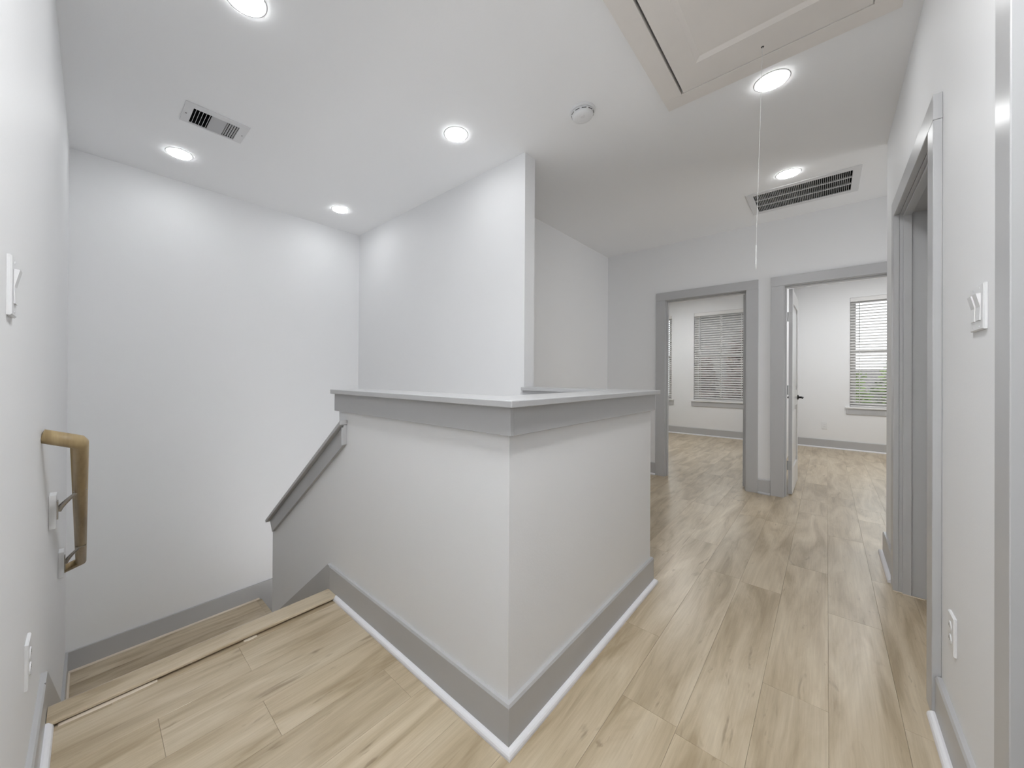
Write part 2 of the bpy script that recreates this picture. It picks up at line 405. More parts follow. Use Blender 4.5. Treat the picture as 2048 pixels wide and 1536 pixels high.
# baseboards with shoe mouldings
BP = [(0, .0), (.015, .0), (.015, .134), (.011, .142), (0, .142)]
SP = [(.0152, .0), (.034, .0), (.0335, .007), (.031, .0125), (.0265, .0165), (.021, .019), (.0152, .0195)]
def base(name, path, side, lab, z=0.0005, spath=None, shoe='shoe'):
    bm = bmesh.new(); sweep(bm, path, BP, side, z); b_ = struct(link(name, bm, 'trim'), lab)
    if shoe:
        bm = bmesh.new(); sweep(bm, spath or path, SP, side, z); s_ = link('shoe_moulding', bm, shoe, b_, smooth=False)
        s_['label'] = 'white quarter round shoe moulding'
    return b_
base('baseboard_half_wall', [(CX, 1.925), (CX, CY), (XS2, CY), (XS2, YD), (XF, YD), (XF, D1[1]+.106)], -1, 'grey baseboard round the half wall', spath=[(CX, YN-.004), (CX, CY), (XS2, CY), (XS2, YD), (XF, YD), (XF, D1[1]+.106)])
base('baseboard_left', [(XL(.31), .31), (XL(1.86), 1.86)], -1, 'grey baseboard on the left wall', spath=[(XL(.31), .31), (XL(YN-.004), YN-.004)])
base('baseboard_far', [(XF, D1[0]-.106), (XF, D2[1]+.106)], -1, 'short grey baseboard between the bedroom doorways', shoe='trim')
base('baseboard_right', [(D3[1]+.096, YR), (XR, YR), (XR, YSIDE+.01)], 1, 'grey baseboard past the right doorway round the corner')
base('baseboard_near', [(D4[1]+.098, YR), (D3[0]-.098, YR)], 1, 'grey baseboard between the two right doors')
base('baseboard_bedroom_left', [(XW, PY1), (XW, YROOM)], 1, 'grey baseboard under the left bedroom window', shoe='shoe')
base('baseboard_bedroom_right', [(XW, YSIDE), (XW, PY0)], 1, 'grey baseboard under the right bedroom window')
# sloping skirts along the stairs
def yzskirt(name, fx, t, pts, lab):
    bm = bmesh.new(); aprism(bm, pts, lambda y, z: (fx(y), y, z), lambda y, z: (fx(y)+t, y, z)); return struct(link(name, bm, 'trim'), lab)
yzskirt('baseboard_stair_left', XL, .0148, [(1.861, .142), (1.93, .142), (3.16, LAND+.14), (YB-.017, LAND+.14), (YB-.017, LAND+.001), (2.87, LAND+.001), (2.84, -.70), (1.861, -.17)], 'grey stair skirt following the steps on the left wall')
yzskirt('baseboard_stair_half', lambda y: CX-e, -.0148, [(1.926, .142), (1.945, .142), (YE, -.545), (YE, LAND+.01), (1.926, -.2)], 'grey stair skirt on the half wall')
bm = bmesh.new()
aprism(bm, [(XL(YB)+.001, LAND+.001), (1.085, LAND+.001), (1.085, -1.05), (1.33, -1.22), (1.58, -1.39), (1.83, -1.57), (XS-.001, -1.57), (XS-.001, -1.30), (1.24, LAND+.14), (XL(YB)+.001, LAND+.14)],
       lambda x, z: (x, YB-.0150, z), lambda x, z: (x, YB-e, z))
bk = struct(link('baseboard_back', bm, 'trim'), 'grey baseboard along the stair landing')
bm = bmesh.new(); sweep(bm, [(XL(YB)+.016, YB), (1.082, YB)], SP[:1]+[(.026, 0), (.0255, .006), (.022, .010), (.0152, .012)], -1, LAND+.001)
link('shoe_moulding', bm, 'caulk', bk)['label'] = 'thin cream bead along the landing'
bm = bmesh.new(); sweep(bm, [(XL(2.88), 2.88), (XL(YB-.03), YB-.03)], SP[:1]+[(.026, 0), (.0255, .006), (.022, .010), (.0152, .012)], -1, LAND+.001)
link('shoe_moulding', bm, 'caulk', bk)

# ---------------------------------------------------------------- stairs
st = empty('staircase', (.4, YN, LAND)); tag(st, 'wooden stairs going down to a square landing below the hall', 'stairs')
def part(o_, parent): return keep(o_, parent)
x0s = XL(2.4)+.018; x1s = CX-.016
for k in range(4):
    y = YN+.03+.25*k; z = -.176*(k+1)
    part(box('tread', 'plank', x0s, x1s, y-.02, y+.245, z-.03, z, bevel=.004), st)
    part(box('riser', 'plank', x0s, x1s, y-.001, y+.012, z+.001, z+.145), st)
part(box('riser', 'plank', x0s, x1s, 2.856, 2.868, LAND+.001, LAND+.145), st)
for k, (a, b) in enumerate(((2.87, 3.05), (3.05, 3.232), (3.232, 3.414), (3.414, 3.596), (3.596, 3.75))):
    part(box('landing_plank', 'plank', x0s+.001, 1.08, a+.0006, b-.0006, LAND-.012, LAND), st)
part(box('landing_deck', 'dark', x0s, 1.07, 2.87, 3.75, LAND-.06, LAND-.0125), st)
for k in range(3):
    x = 1.09+.25*k; z = LAND-.176*(k+1)
    part(box('tread', 'plank', x-.02, x+.245, 2.87, 3.75, z-.03, z, bevel=.004), st)
    part(box('riser', 'plank', x-.001, x+.012, 2.88, 3.74, z+.001, z+.145), st)
part(box('landing_nosing', 'plank', 1.055, 1.10, 2.87, 3.75, LAND-.03, LAND+.0012, bevel=.005), st)
struct(box('floor_lower', 'plank', XL(3)-.2, XS2, .73, YB, PIT-.05, PIT), 'dark floor at the foot of the stairs')
# nosing along the top step: a raised strip with caulk under its near edge
bm = bmesh.new()
nx0, nx1 = XL(YN)+.0165, CX-.0165
prof = [(YN-.012, .0105), (YN-.010, .0165), (YN-.004, .0195), (YN+.080, .0195), (YN+.094, .014), (YN+.100, -.004), (YN+.096, -.030), (YN+.030, -.030), (YN+.030, .001), (YN+.004, .001), (YN+.004, .0105)]
aprism(bm, prof, lambda y, z: (nx0, y, z), lambda y, z: (nx1, y, z))
nos = struct(link('trim_3', bm, 'plank'), 'oak nosing strip along the top edge of the stairs')
def bead(x0, x1, seed):
    rnd = random.Random(seed); bm = bmesh.new(); n = 14; a = []; b = []
    for i in range(n+1):
        x = x0+(x1-x0)*i/n; wv = .0035+.0045*math.sin(math.pi*i/n)*rnd.uniform(.7, 1.2)
        a.append(bm.verts.new((x, YN-.013-wv, .0006))); b.append(bm.verts.new((x, YN-.006, .0046)))
    for i in range(n): bm.faces.new([a[i], a[i+1], b[i+1], b[i]])
    f_ = [bm.verts.new((v.co.x, YN-.006, .0006)) for v in b]
    for i in range(n): bm.faces.new([b[i], b[i+1], f_[i+1], f_[i]])
    c = link('caulk_bead', bm, 'caulk', nos); c['label'] = 'cream caulk bead under the nosing'
bead(-.055, .19, 1); bead(.47, .52, 2)

# ---------------------------------------------------------------- doors
def frame_x(name, y0, y1, lab, flip=False):
    """doorway in the far wall (runs along y)"""
    d = struct(empty(name, (XF, (y0+y1)/2, 0)), lab)
    cw, ct = .100, .020; r = .005
    P = lambda o_: keep(o_, d)
    P(box('casing_leg', 'trim', XF-ct, XF-e, y1+r, y1+r+cw, 0, ZD+r, bevel=.002))
    P(box('casing_leg', 'trim', XF-ct, XF-e, y0-r-cw, y0-r, 0, ZD+r, bevel=.002))
    P(box('casing_head', 'trim', XF-ct, XF-e, y0-r-cw, y1+r+cw, ZD+r+.0005, ZD+r+.092, bevel=.002))
    P(box('casing_leg', 'trim', XFb+e, XFb+.018, y1+.012, y1+r+cw, 0, ZD+r, bevel=.002))
    if not flip: P(box('casing_leg', 'trim', XFb+e, XFb+.018, y0-r-.07, y0-r-.02, 0, ZD+r, bevel=.002))
    P(box('casing_head', 'trim', XFb+e, XFb+.018, y0-r-.07, y1+r+cw, ZD+r+.0005, ZD+r+.092, bevel=.002))
    P(box('jamb', 'trim', XF, XFb, y1, y1+J, 0, ZD)); P(box('jamb', 'trim', XF, XFb, y0-J, y0, 0, ZD))
    P(box('jamb_head', 'trim', XF, XFb, y0-J, y1+J, ZD, ZD+J))
    P(box('door_stop', 'trim', XF+.035, XFb-.04, y1-.012, y1-e, 0, ZD-.0005, bevel=.002))
    P(box('door_stop', 'trim', XF+.035, XFb-.04, y0+e, y0+.012, 0, ZD-.0005, bevel=.002))
    P(box('door_stop', 'trim', XF+.035, XFb-.04, y0, y1, ZD-.012, ZD-e, bevel=.002))
    return d
def leaf(d, T, wdt, mleaf='door', th=.035, edge=False, hinges=(1.75, 1.03, .29), lever=True):
    """door leaf in local coordinates: x along the width from the hinge, y the thickness 0...035"""
    P = lambda o_: keep(o_, d)
    bm = bmesh.new(); s = .11
    cells(bm, lambda b, a0, a1, b0, b1: abox(b, a0, a1, 0, th, b0, b1), 0, wdt, .012, 2.022, [(s, wdt-s, .25, .86), (s, wdt-s, 1.02, 1.89)])
    bm.transform(T); lf = P(link('door_leaf', bm, mleaf))
    for a, b in ((.25, .86), (1.02, 1.89)):
        bm = bmesh.new(); abox(bm, s-.001, wdt-s+.001, .011, th-.011, a-.001, b+.001)
        abox(bm, s+.05, wdt-s-.05, .006, th-.006, a+.05, b-.05); bm.transform(T); o_ = link('door_panel', bm, mleaf); o_.parent = lf; o_.matrix_parent_inverse = lf.matrix_parent_inverse.copy()
        o_.matrix_parent_inverse = Matrix.Identity(4); o_.parent = lf; o_.location = (0, 0, 0)
    for z in hinges:
        bm = bmesh.new(); alathe(bm, [(0, -.045), (.007, -.045), (.007, .045), (0, .045)], T @ Matrix.Translation((-.004, th+.004, z)), 12)
        abox(bm, -.0025, .0, .006, th, z-.045, z+.045, T); abox(bm, -.016, .0, th, th+.006, z-.04, z+.04, T)
        o_ = link('hinge', bm, 'hinge'); o_.parent = lf
    if edge:
        o_ = box('hinge_edge', 'trim', -.0012, -.0001, .001, th-.001, .014, 2.02, R=T); o_['label'] = 'grey painted hinge edge'; o_.parent = lf
    if lever:
        for sg, y0 in ((-1, 0), (1, th)):
            bm = bmesh.new(); X = wdt-.065; z = .935
            Ry = Matrix.Rotation(math.radians(90), 4, 'X')
            alathe(bm, [(0, 0), (.027, 0), (.027, .006), (.022, .010), (.011, .012), (.0095, .045), (0, .045)], T @ Matrix.Translation((X, y0, z)) @ (Ry if sg < 0 else Matrix.Rotation(math.radians(-90), 4, 'X')), 20)
            yy = y0+sg*.045
            ln = -.105
            pts = [T @ Vector((X+.008, yy, z)), T @ Vector((X-.02, yy, z+.001)), T @ Vector((X-.07, yy, z)), T @ Vector((X+ln, yy, z-.006))]
            atube(bm, pts, [.0095, .0085, .0075, .006], 10)
            o_ = link('lever_handle', bm, 'black', smooth=True); o_['label'] = 'black lever handle'; o_.parent = lf
    return lf
d1 = frame_x('door_1', *D1, 'grey cased doorway to the left bedroom')
# leaf of the left bedroom swings in on the right jamb and stands square to the wall
T = Matrix.Translation((XFb+.004, D1[0]+.003, 0)) @ Matrix.Rotation(math.radians(-1.0), 4, 'Z')
leaf(d1, T, .752, edge=True, hinges=())
d2 = frame_x('door_2', *D2, 'grey cased doorway to the right bedroom with open white door')
T = Matrix.Translation((XFb+.008, D2[1]-.0515, 0)) @ Matrix.Rotation(math.radians(-.6), 4, 'Z')
leaf(d2, T, .752, th=.030, edge=True)
def frame_y(name, x0, x1, lab, flush=False):
    d = struct(empty(name, ((x0+x1)/2, YR, 0)), lab); cw, ct, r = .090, .022, .004
    P = lambda o_: keep(o_, d)
    P(box('casing_leg', 'trim', x1+r, x1+r+cw, YR+e, YR+ct, 0, ZD+r, bevel=.002)); P(box('casing_leg', 'trim', x0-r-cw, x0-r, YR+e, YR+ct, 0, ZD+r, bevel=.002))
    P(box('casing_head', 'trim', x0-r-cw, x1+r+cw, YR+e, YR+ct, ZD+r+.0005, ZD+r+.09, bevel=.002))
    P(box('jamb', 'trim', x1, x1+J, YRb, YR, 0, ZD)); P(box('jamb', 'trim', x0-J, x0, YRb, YR, 0, ZD)); P(box('jamb_head', 'trim', x0-J, x1+J, YRb, YR, ZD, ZD+J))
    sa, sb = (YR-.075, YR-.038) if flush else (YR-.043, YR-.012)
    P(box('door_stop', 'trim', x1-.013, x1-e, sa, sb, 0, ZD-.0005, bevel=.002)); P(box('door_stop', 'trim', x0+e, x0+.013, sa, sb, 0, ZD-.0005, bevel=.002))
    P(box('door_stop', 'trim', x0, x1, sa, sb, ZD-.013, ZD-e, bevel=.002))
    T = Matrix.Translation((x0+.003, YRb+.004, 0))
    if flush: leaf(d, Matrix.Translation((x0+.003, YR-.0365, 0)), x1-x0-.006, 'trim', lever=False)
    else: leaf(d, T, x1-x0-.006, lever=False)
    return d
d3 = frame_y('door_3', *D3, 'grey cased door deep in the right wall')
bm = bmesh.new(); atube(bm, [(D3[1]-.001, YR+.02, .001), (D3[1]-.001, YR-.012, .001)], .003, 6); abox(bm, D3[1]-.016, D3[1]-.013, YR-.09, YR-.012, 0, .004)
keep(link('caulk_bead', bm, 'caulk'), d3)
d4 = frame_y('door_4', *D4, 'grey cased door at the right edge of the picture', True)

# ---------------------------------------------------------------- windows and blinds
def window(i, y0, y1):
    d = struct(empty('window_%d' % i, (XW, (y0+y1)/2, WZ0)), 'white sash window behind a blind'); P = lambda o_: keep(o_, d)
    xa, xb = XW+.075, XW+.125; zm = 1.585; ym = (y0+y1)/2; fw = .035
    bm = bmesh.new()
    abox(bm, xa, xb, y0, y0+fw, WZ0, WZ1); abox(bm, xa, xb, y1-fw, y1, WZ0, WZ1); abox(bm, xa, xb, y0+fw, y1-fw, WZ1-fw, WZ1); abox(bm, xa, xb, y0+fw, y1-fw, WZ0, WZ0+fw)
    P(link('window_frame', bm, 'vinyl', bevel=.002))
    for a, b, sx in ((WZ0+fw, zm, xa+.004), (zm-.03, WZ1-fw, xa+.026)):
        bm = bmesh.new(); s = .036; t = .02
        abox(bm, sx, sx+t, y0+fw, y0+fw+s, a, b); abox(bm, sx, sx+t, y1-fw-s, y1-fw, a, b)
        abox(bm, sx, sx+t, y0+fw+s, y1-fw-s, a, a+s); abox(bm, sx, sx+t, y0+fw+s, y1-fw-s, b-s, b)
        sash = P(link('sash', bm, 'vinyl'))
        o_ = box('muntin', 'vinyl', sx+.003, sx+t-.003, ym-.011, ym+.011, a+s, b-s); o_.parent = sash
        for q0, q1 in ((y0+fw+s, ym-.011), (ym+.011, y1-fw-s)):
            o_ = box('pane', 'glass', sx+.009, sx+.011, q0, q1, a+s, b-s); o_.parent = sash
    P(box('sill', 'trim', XW-.030, xa-.001, y0-.055, y0-.001, WZ0-.022, WZ0-e, bevel=.002)) if False else None
    bm = bmesh.new()
    outl_ = [(XW-.032, y0-.052), (XW-.032, y1+.052), (XW-e, y1+.052), (XW-e, y0-.052)]
    aprism(bm, outl_, lambda x, y: (x, y, WZ0-.024), lambda x, y: (x, y, WZ0))
    abox(bm, XW-e, xa-.001, y0+.001, y1-.001, WZ0+e, WZ0+.004)
    P(link('sill', bm, 'vinyl', bevel=.002))
    P(box('apron_board', 'trim', XW-.016, XW-e, y0-.040, y1+.040, WZ0-.115, WZ0-.0245, bevel=.002))
    return d
def slat_mesh(wd):
    bm = bmesh.new(); n = 4; dep = .050; th = .0028
    tp = []; bt = []
    for i in range(n+1):
        u = -dep/2+dep*i/n; c = .0022*(1-(2*u/dep)**2)
        tp.append([bm.verts.new((u, s*wd/2, c+th/2)) for s in (-1, 1)]); bt.append([bm.verts.new((u, s*wd/2, c-th/2)) for s in (-1, 1)])
    for i in range(n):
        bm.faces.new([tp[i][0], tp[i+1][0], tp[i+1][1], tp[i][1]]); bm.faces.new([bt[i][0], bt[i][1], bt[i+1][1], bt[i+1][0]])
        for s in (0, 1): bm.faces.new([tp[i][s], bt[i][s], bt[i+1][s], tp[i+1][s]])
    for i in (0, n): bm.faces.new([tp[i][0], tp[i][1], bt[i][1], bt[i][0]])
    bmesh.ops.recalc_face_normals(bm, faces=bm.faces)
    me = bpy.data.meshes.new('slat'); bm.to_mesh(me); bm.free(); me.materials.append(M['slat'])
    for p in me.polygons: p.use_smooth = False
    return me
SM = slat_mesh(WIN[0][1]-WIN[0][0]-.012)
def blind(y0, y1, tilt, lab):
    ym = (y0+y1)/2; xc = XW+.036
    d = tag(empty('window_blind', (xc, ym, WZ0)), lab, 'blind', 'white slatted blinds in the bedroom windows')
    P = lambda o_: keep(o_, d)
    P(box('headrail', 'slat', XW+.008, XW+.066, y0+.005, y1-.005, WZ1-.052, WZ1-.002, bevel=.002))
    P(box('valance', 'slat', XW+.001, XW+.0075, y0+.003, y1-.003, WZ1-.066, WZ1-.002, bevel=.001))
    P(box('bottom_rail', 'slat', xc-.025, xc+.025, y0+.006, y1-.006, WZ0+.008, WZ0+.026, bevel=.003))
    z0, z1 = WZ0+.060, WZ1-.085; n = 37
    for i in range(n):
        s = bpy.data.objects.new('slat', SM); COL.objects.link(s); s.parent = d
        s.location = (0, 0, z0+(z1-z0)*i/(n-1)-WZ0); s.rotation_euler = (0, math.radians(tilt), 0)
    for yy in (y0+.11, ym, y1-.11):
        bm = bmesh.new()
        for xx in (xc-.026, xc+.026): abox(bm, xx-.0006, xx+.0006, yy-.0022, yy+.0022, WZ0+.026, WZ1-.052)
        P(link('ladder_tape', bm, 'cord'))
    bm = bmesh.new(); yy = y1-.108
    atube(bm, [(xc-.040, yy, WZ1-.07), (xc-.040, yy, 1.74)], .0045, 8); abox(bm, xc-.046, xc-.034, yy-.006, yy+.006, 1.715, 1.74)
    P(link('tilt_wand', bm, 'louver'))
    return d
for i, (a, b) in enumerate(WIN): window(i+1, a, b)
blind(*WIN[0], -31, 'white slatted blind on the bedroom window seen whole through the left doorway')
blind(*WIN[1], -31, 'white slatted blind seen through the right doorway with green trees behind it')
blind(*WIN[2], -31, 'sliver of white slatted blind at the left jamb of the left doorway')

# ---------------------------------------------------------------- ceiling things
def downlight(x, y, lab, m='lamp', r=.068, name='downlight', grp='recessed downlights in the hall ceiling'):
    d = empty(name, (x, y, H)); tag(d, lab, 'ceiling light', grp)
    T0 = Matrix.Translation((x, y, H)) @ Matrix.Rotation(math.pi, 4, 'X')
    bm = bmesh.new(); alathe(bm, [(r-.004, .0003), (r+.009, .0003), (r+.007, .0016), (r+.001, .0022), (r-.004, .002)], T0, 40)
    keep(link('trim_ring', bm, 'white', smooth=True), d)
    bm = bmesh.new(); alathe(bm, [(r-.0005, .001), (r-.002, .006), (r-.02, .0095), (r-.045, .011), (0, .0115)], T0, 40)
    keep(link('lens', bm, m, smooth=True), d)
    return d
downlight(.434, 3.300, 'small glowing round downlight at the left, in front of the stairwell back wall')
downlight(1.597, 3.302, 'smallest glowing downlight, nearest the back corner of the stairwell')
downlight(.437, 1.745, 'glowing round downlight cut by the top edge of the picture')
downlight(1.595, 1.728, 'glowing round downlight above the half wall, left of the smoke detector')
downlight(2.410, .212, 'large glowing downlight beside the beige attic hatch')
downlight(3.592, .215, 'glowing downlight just in front of the slotted return grille')
downlight(.48, .27, 'added unseen fill light on the ceiling above the camera', 'flush', .165, 'fill_light', 'added unseen ceiling fill lights')  # fill lamp added out of view to brighten the near hall
for x, y, lb in ((6.9, 2.0, 'added unseen fill light on the left bedroom ceiling'), (6.9, -.65, 'added unseen fill light on the right bedroom ceiling')):
    downlight(x, y, lb, 'roomfill', .14, 'fill_light', 'added unseen ceiling fill lights')  # added out of view to brighten the bedrooms

def shade_liner(V, dp):  # dark sheets that paint the shade inside a vent opening
    bm = bmesh.new(); a, b, c, d_ = V[0]+e, V[1]-e, V[2]+e, V[3]-e; t = .001; z0 = H+.0005
    for q in ((a, a+t, c, d_), (b-t, b, c, d_), (a+t, b-t, c, c+t), (a+t, b-t, d_-t, d_)): abox(bm, *q, z0, H+dp)
    abox(bm, a+t, b-t, c+t, d_-t, H+dp-.002, H+dp); P(link('duct', bm, 'dark'))
# supply register
d = empty('air_register', (.53, 2.75, H)); tag(d, 'small white ceiling register with short black slots above the stairs', 'vent')
P = lambda o_: keep(o_, d)
bm = bmesh.new(); ox0, ox1, oy0, oy1 = .373, .690, 2.624, 2.848
cells(bm, lambda b, a0, a1, b0, b1: abox(b, a0, a1, b0, b1, H-.006, H-e), ox0, ox1, oy0, oy1, [V1])
P(link('frame', bm, 'vent', bevel=.0015))
P(box('centre_plate', 'plate', .502, .578, V1[2], V1[3], H-.004, H+.002))
for i in range(5):
    x = .430+i*.0165
    R_ = Matrix.Translation((x, 2.752, H+.004)) @ Matrix.Rotation(math.radians(16), 4, 'Y')
    P(box('vane', 'vent', -.001, .001, -.084, .084, -.006, .003, R=R_))
for i in range(5):
    x = .585+i*.0125
    R_ = Matrix.Translation((x, 2.752, H+.004)) @ Matrix.Rotation(math.radians(-30), 4, 'Y')
    P(box('vane', 'vent', -.001, .001, -.084, .084, -.006, .003, R=R_))
shade_liner(V1, .10)
for x in (.390, .672):
    bm = bmesh.new(); alathe(bm, [(0, .0062), (.003, .0062), (.0035, .0074), (0, .008)], Matrix.Translation((x, 2.745, H)) @ Matrix.Rotation(math.pi, 4, 'X'), 10)
    P(link('screw', bm, 'slot'))

# return air grille
d = empty('return_grille', (4.03, .16, H)); tag(d, 'long white return air grille with three rows of dark slots near the doorways', 'vent')
P = lambda o_: keep(o_, d)
bm = bmesh.new()
cells(bm, lambda b, a0, a1, b0, b1: abox(b, a0, a1, b0, b1, H-.007, H-e), 3.785, 4.285, -.185, .508, [V2])
P(link('frame', bm, 'vent', bevel=.002))
for x in (3.968, 4.100): P(box('divider_bar', 'vent', x-.005, x+.005, V2[2]+e, V2[3]-e, H-.005, H+.006))
rows = ((3.836, 3.963), (3.973, 4.095), (4.105, 4.232)); nb = 52
bme = None
for (a, b) in rows:
    for i in range(nb):
        y = V2[2]+.006+(V2[3]-V2[2]-.012)*(i+.5)/nb
        if bme is None or abs((b-a)-wid) > 1e-6:
            wid = b-a
        R_ = Matrix.Rotation(math.radians(12), 4, 'X')
        key = round(b-a, 4)
        if 'bl%s' % key not in M:
            bm = bmesh.new(); abox(bm, -(b-a)/2+.0005, (b-a)/2-.0005, -.0014, .0014, -.012, .008, R_)
            me = bpy.data.meshes.new('blade'); bmesh.ops.recalc_face_normals(bm, faces=bm.faces); bm.to_mesh(me); bm.free(); me.materials.append(M['louver']); M['bl%s' % key] = me
        bme = M['bl%s' % key]
        o_ = bpy.data.objects.new('blade', bme); COL.objects.link(o_); o_.parent = d
        o_.location = ((a+b)/2-4.03, y-.16, .006)
shade_liner(V2, .15)

# smoke detector
d = empty('smoke_detector', (1.945, 1.035, H)); tag(d, 'round white smoke detector on the ceiling between two downlights', 'smoke detector')
P = lambda o_: keep(o_, d); T0 = Matrix.Translation((1.945, 1.035, H)) @ Matrix.Rotation(math.pi, 4, 'X')
bm = bmesh.new(); alathe(bm, [(0, .0005), (.070, .0005), (.070, .010), (.067, .013), (0, .013)], T0, 40); P(link('base', bm, 'white', smooth=False))
bm = bmesh.new(); alathe(bm, [(.060, .0135), (.062, .018), (.058, .036), (.050, .045), (.030, .050), (0, .051)], T0, 40); P(link('cover', bm, 'white', smooth=True))
for k in range(10):
    a = 2*math.pi*k/10
    R_ = T0 @ Matrix.Rotation(a, 4, 'Z') @ Matrix.Translation((.0602, 0, .0245))
    P(box('vent_slot', 'slot', -.0006, .0012, -.013, .013, -.0018, .0018, R=R_))
bm = bmesh.new(); alathe(bm, [(.012, .0475), (.012, .0525), (.010, .0535), (0, .0537)], T0 @ Matrix.Translation((-.02, .012, 0)), 16); P(link('test_button', bm, 'vent', smooth=False))

# attic hatch
d = empty('attic_hatch', (1.49, .22, H)); tag(d, 'beige panelled attic hatch in the ceiling with a hanging pull cord', 'hatch')
P = lambda o_: keep(o_, d)
tx0, tx1, ty0, ty1 = .72, 2.268, -.222, .665
def fr(n_, a0, a1, b0, b1, z0=H-.016, z1=H-e, m_='hatch'): return P(box(n_, m_, a0, a1, b0, b1, z0, z1, bevel=.001))
fr('casing_board', HA[1]-.004, tx1, ty0, ty1); fr('casing_board', tx0, HA[0], ty0, ty1)
fr('casing_board', HA[0]+e, HA[1]-.0042, HA[3]-.002, ty1); fr('casing_board', HA[0]+e, HA[1]-.0042, ty0, HA[2]+.002)
pa = (HA[0]+.008, HA[1]-.0075, HA[2]+.006, HA[3]-.013)       # panel outline
bm = bmesh.new()
hole = (pa[0]+.16, 2.006, .0, .467); zb, zt = H-.014, H+.012
cells(bm, lambda b, a0, a1, b0, b1: abox(b, a0, a1, b0, b1, zb, zt), *pa, [hole])
P(link('panel_frame', bm, 'hatch', bevel=.001))
bm = bmesh.new(); s = .020   # sloped sticking round the recess
def ring(x0, x1, y0, y1, z): return [bm.verts.new(v) for v in ((x0, y0, z), (x1, y0, z), (x1, y1, z), (x0, y1, z))]
A = ring(hole[0]+e, hole[1]-e, hole[2]+e, hole[3]-e, zb+.001); B = ring(hole[0]+s, hole[1]-s, hole[2]+s, hole[3]-s, zb+.011)
for q in range(4): bm.faces.new([A[q], A[(q+1) % 4], B[(q+1) % 4], B[q]])
bm.faces.new(B)
P(link('recessed_panel', bm, 'hatch'))
cxt, cyt = 2.113, .220
bm = bmesh.new(); alathe(bm, [(.0015, 0), (.006, 0), (.0055, .002), (.0015, .0025)], Matrix.Translation((cxt, cyt, zb)) @ Matrix.Rotation(math.pi, 4, 'X'), 14); P(link('cord_eyelet', bm, 'slot'))
bm = bmesh.new(); n = 10; zc = 1.75
atube(bm, [(cxt-.010*(i/n), cyt+.020*(i/n), zb+.004-(zb+.004-zc)*i/n) for i in range(n+1)], .0009, 6)
cordo = P(link('pull_cord', bm, 'cord'))
bm = bmesh.new(); T0 = Matrix.Translation((cxt-.010, cyt+.020, 0))
alathe(bm, [(0, zc+.012), (.0022, zc+.010), (.003, zc-.02), (.0024, zc-.05), (.0036, zc-.075), (.001, zc-.10), (0, zc-.10)], T0, 8); o_ = link('tassel', bm, 'cord', smooth=True); o_.parent = cordo

# ---------------------------------------------------------------- wall things
# handrail
yt, yb = 1.875, 3.215; zt0, zb0 = .935, .045; XRAIL = -.0135
d = empty('handrail', (XL(2.5), 2.5, .5)); tag(d, 'brown oak handrail with metal brackets on the left wall', 'handrail')
P = lambda o_: keep(o_, d)
def rzl(y): return zt0+(zb0-zt0)*(y-yt)/(yb-yt)
bm = bmesh.new()
seg = 20; rr = .0225
atube(bm, [(XL(yt)+e, yt-.01, zt0+.012), (XRAIL-.004, yt, zt0-.018), (XRAIL, yt+.006, zt0-.024), (XRAIL, yb-.004, zb0+.003), (XRAIL-.004, yb, zb0), (XL(yb)+e, yb+.03, zb0-.035)], rr, seg)
P(link('rail', bm, 'rail', smooth=True))
for yy in (2.225, 2.885):
    zr = rzl(yy)-.021; xw = XL(yy)
    blk = P(box('bracket_block', 'white', xw+e, xw+.020, yy-.034, yy+.032, zr-.135, zr-.005, bevel=.002))
    bm = bmesh.new(); q0 = xw+.0202
    abox(bm, q0, q0+.004, yy-.014, yy+.014, zr-.105, zr-.035)
    n = 8; pts = []; rs = []
    for i in range(n+1):
        u = i/n; pts.append((q0+.003+(XRAIL-q0-.003)*u, yy, zr-.075+.070*(u**.75))); rs.append(.010-.0055*u)
    atube(bm, pts, rs, 10)
    abox(bm, XRAIL-.018, XRAIL+.020, yy-.013, yy+.013, zr-.006, zr-.002)
    P(link('bracket', bm, 'nickel'))

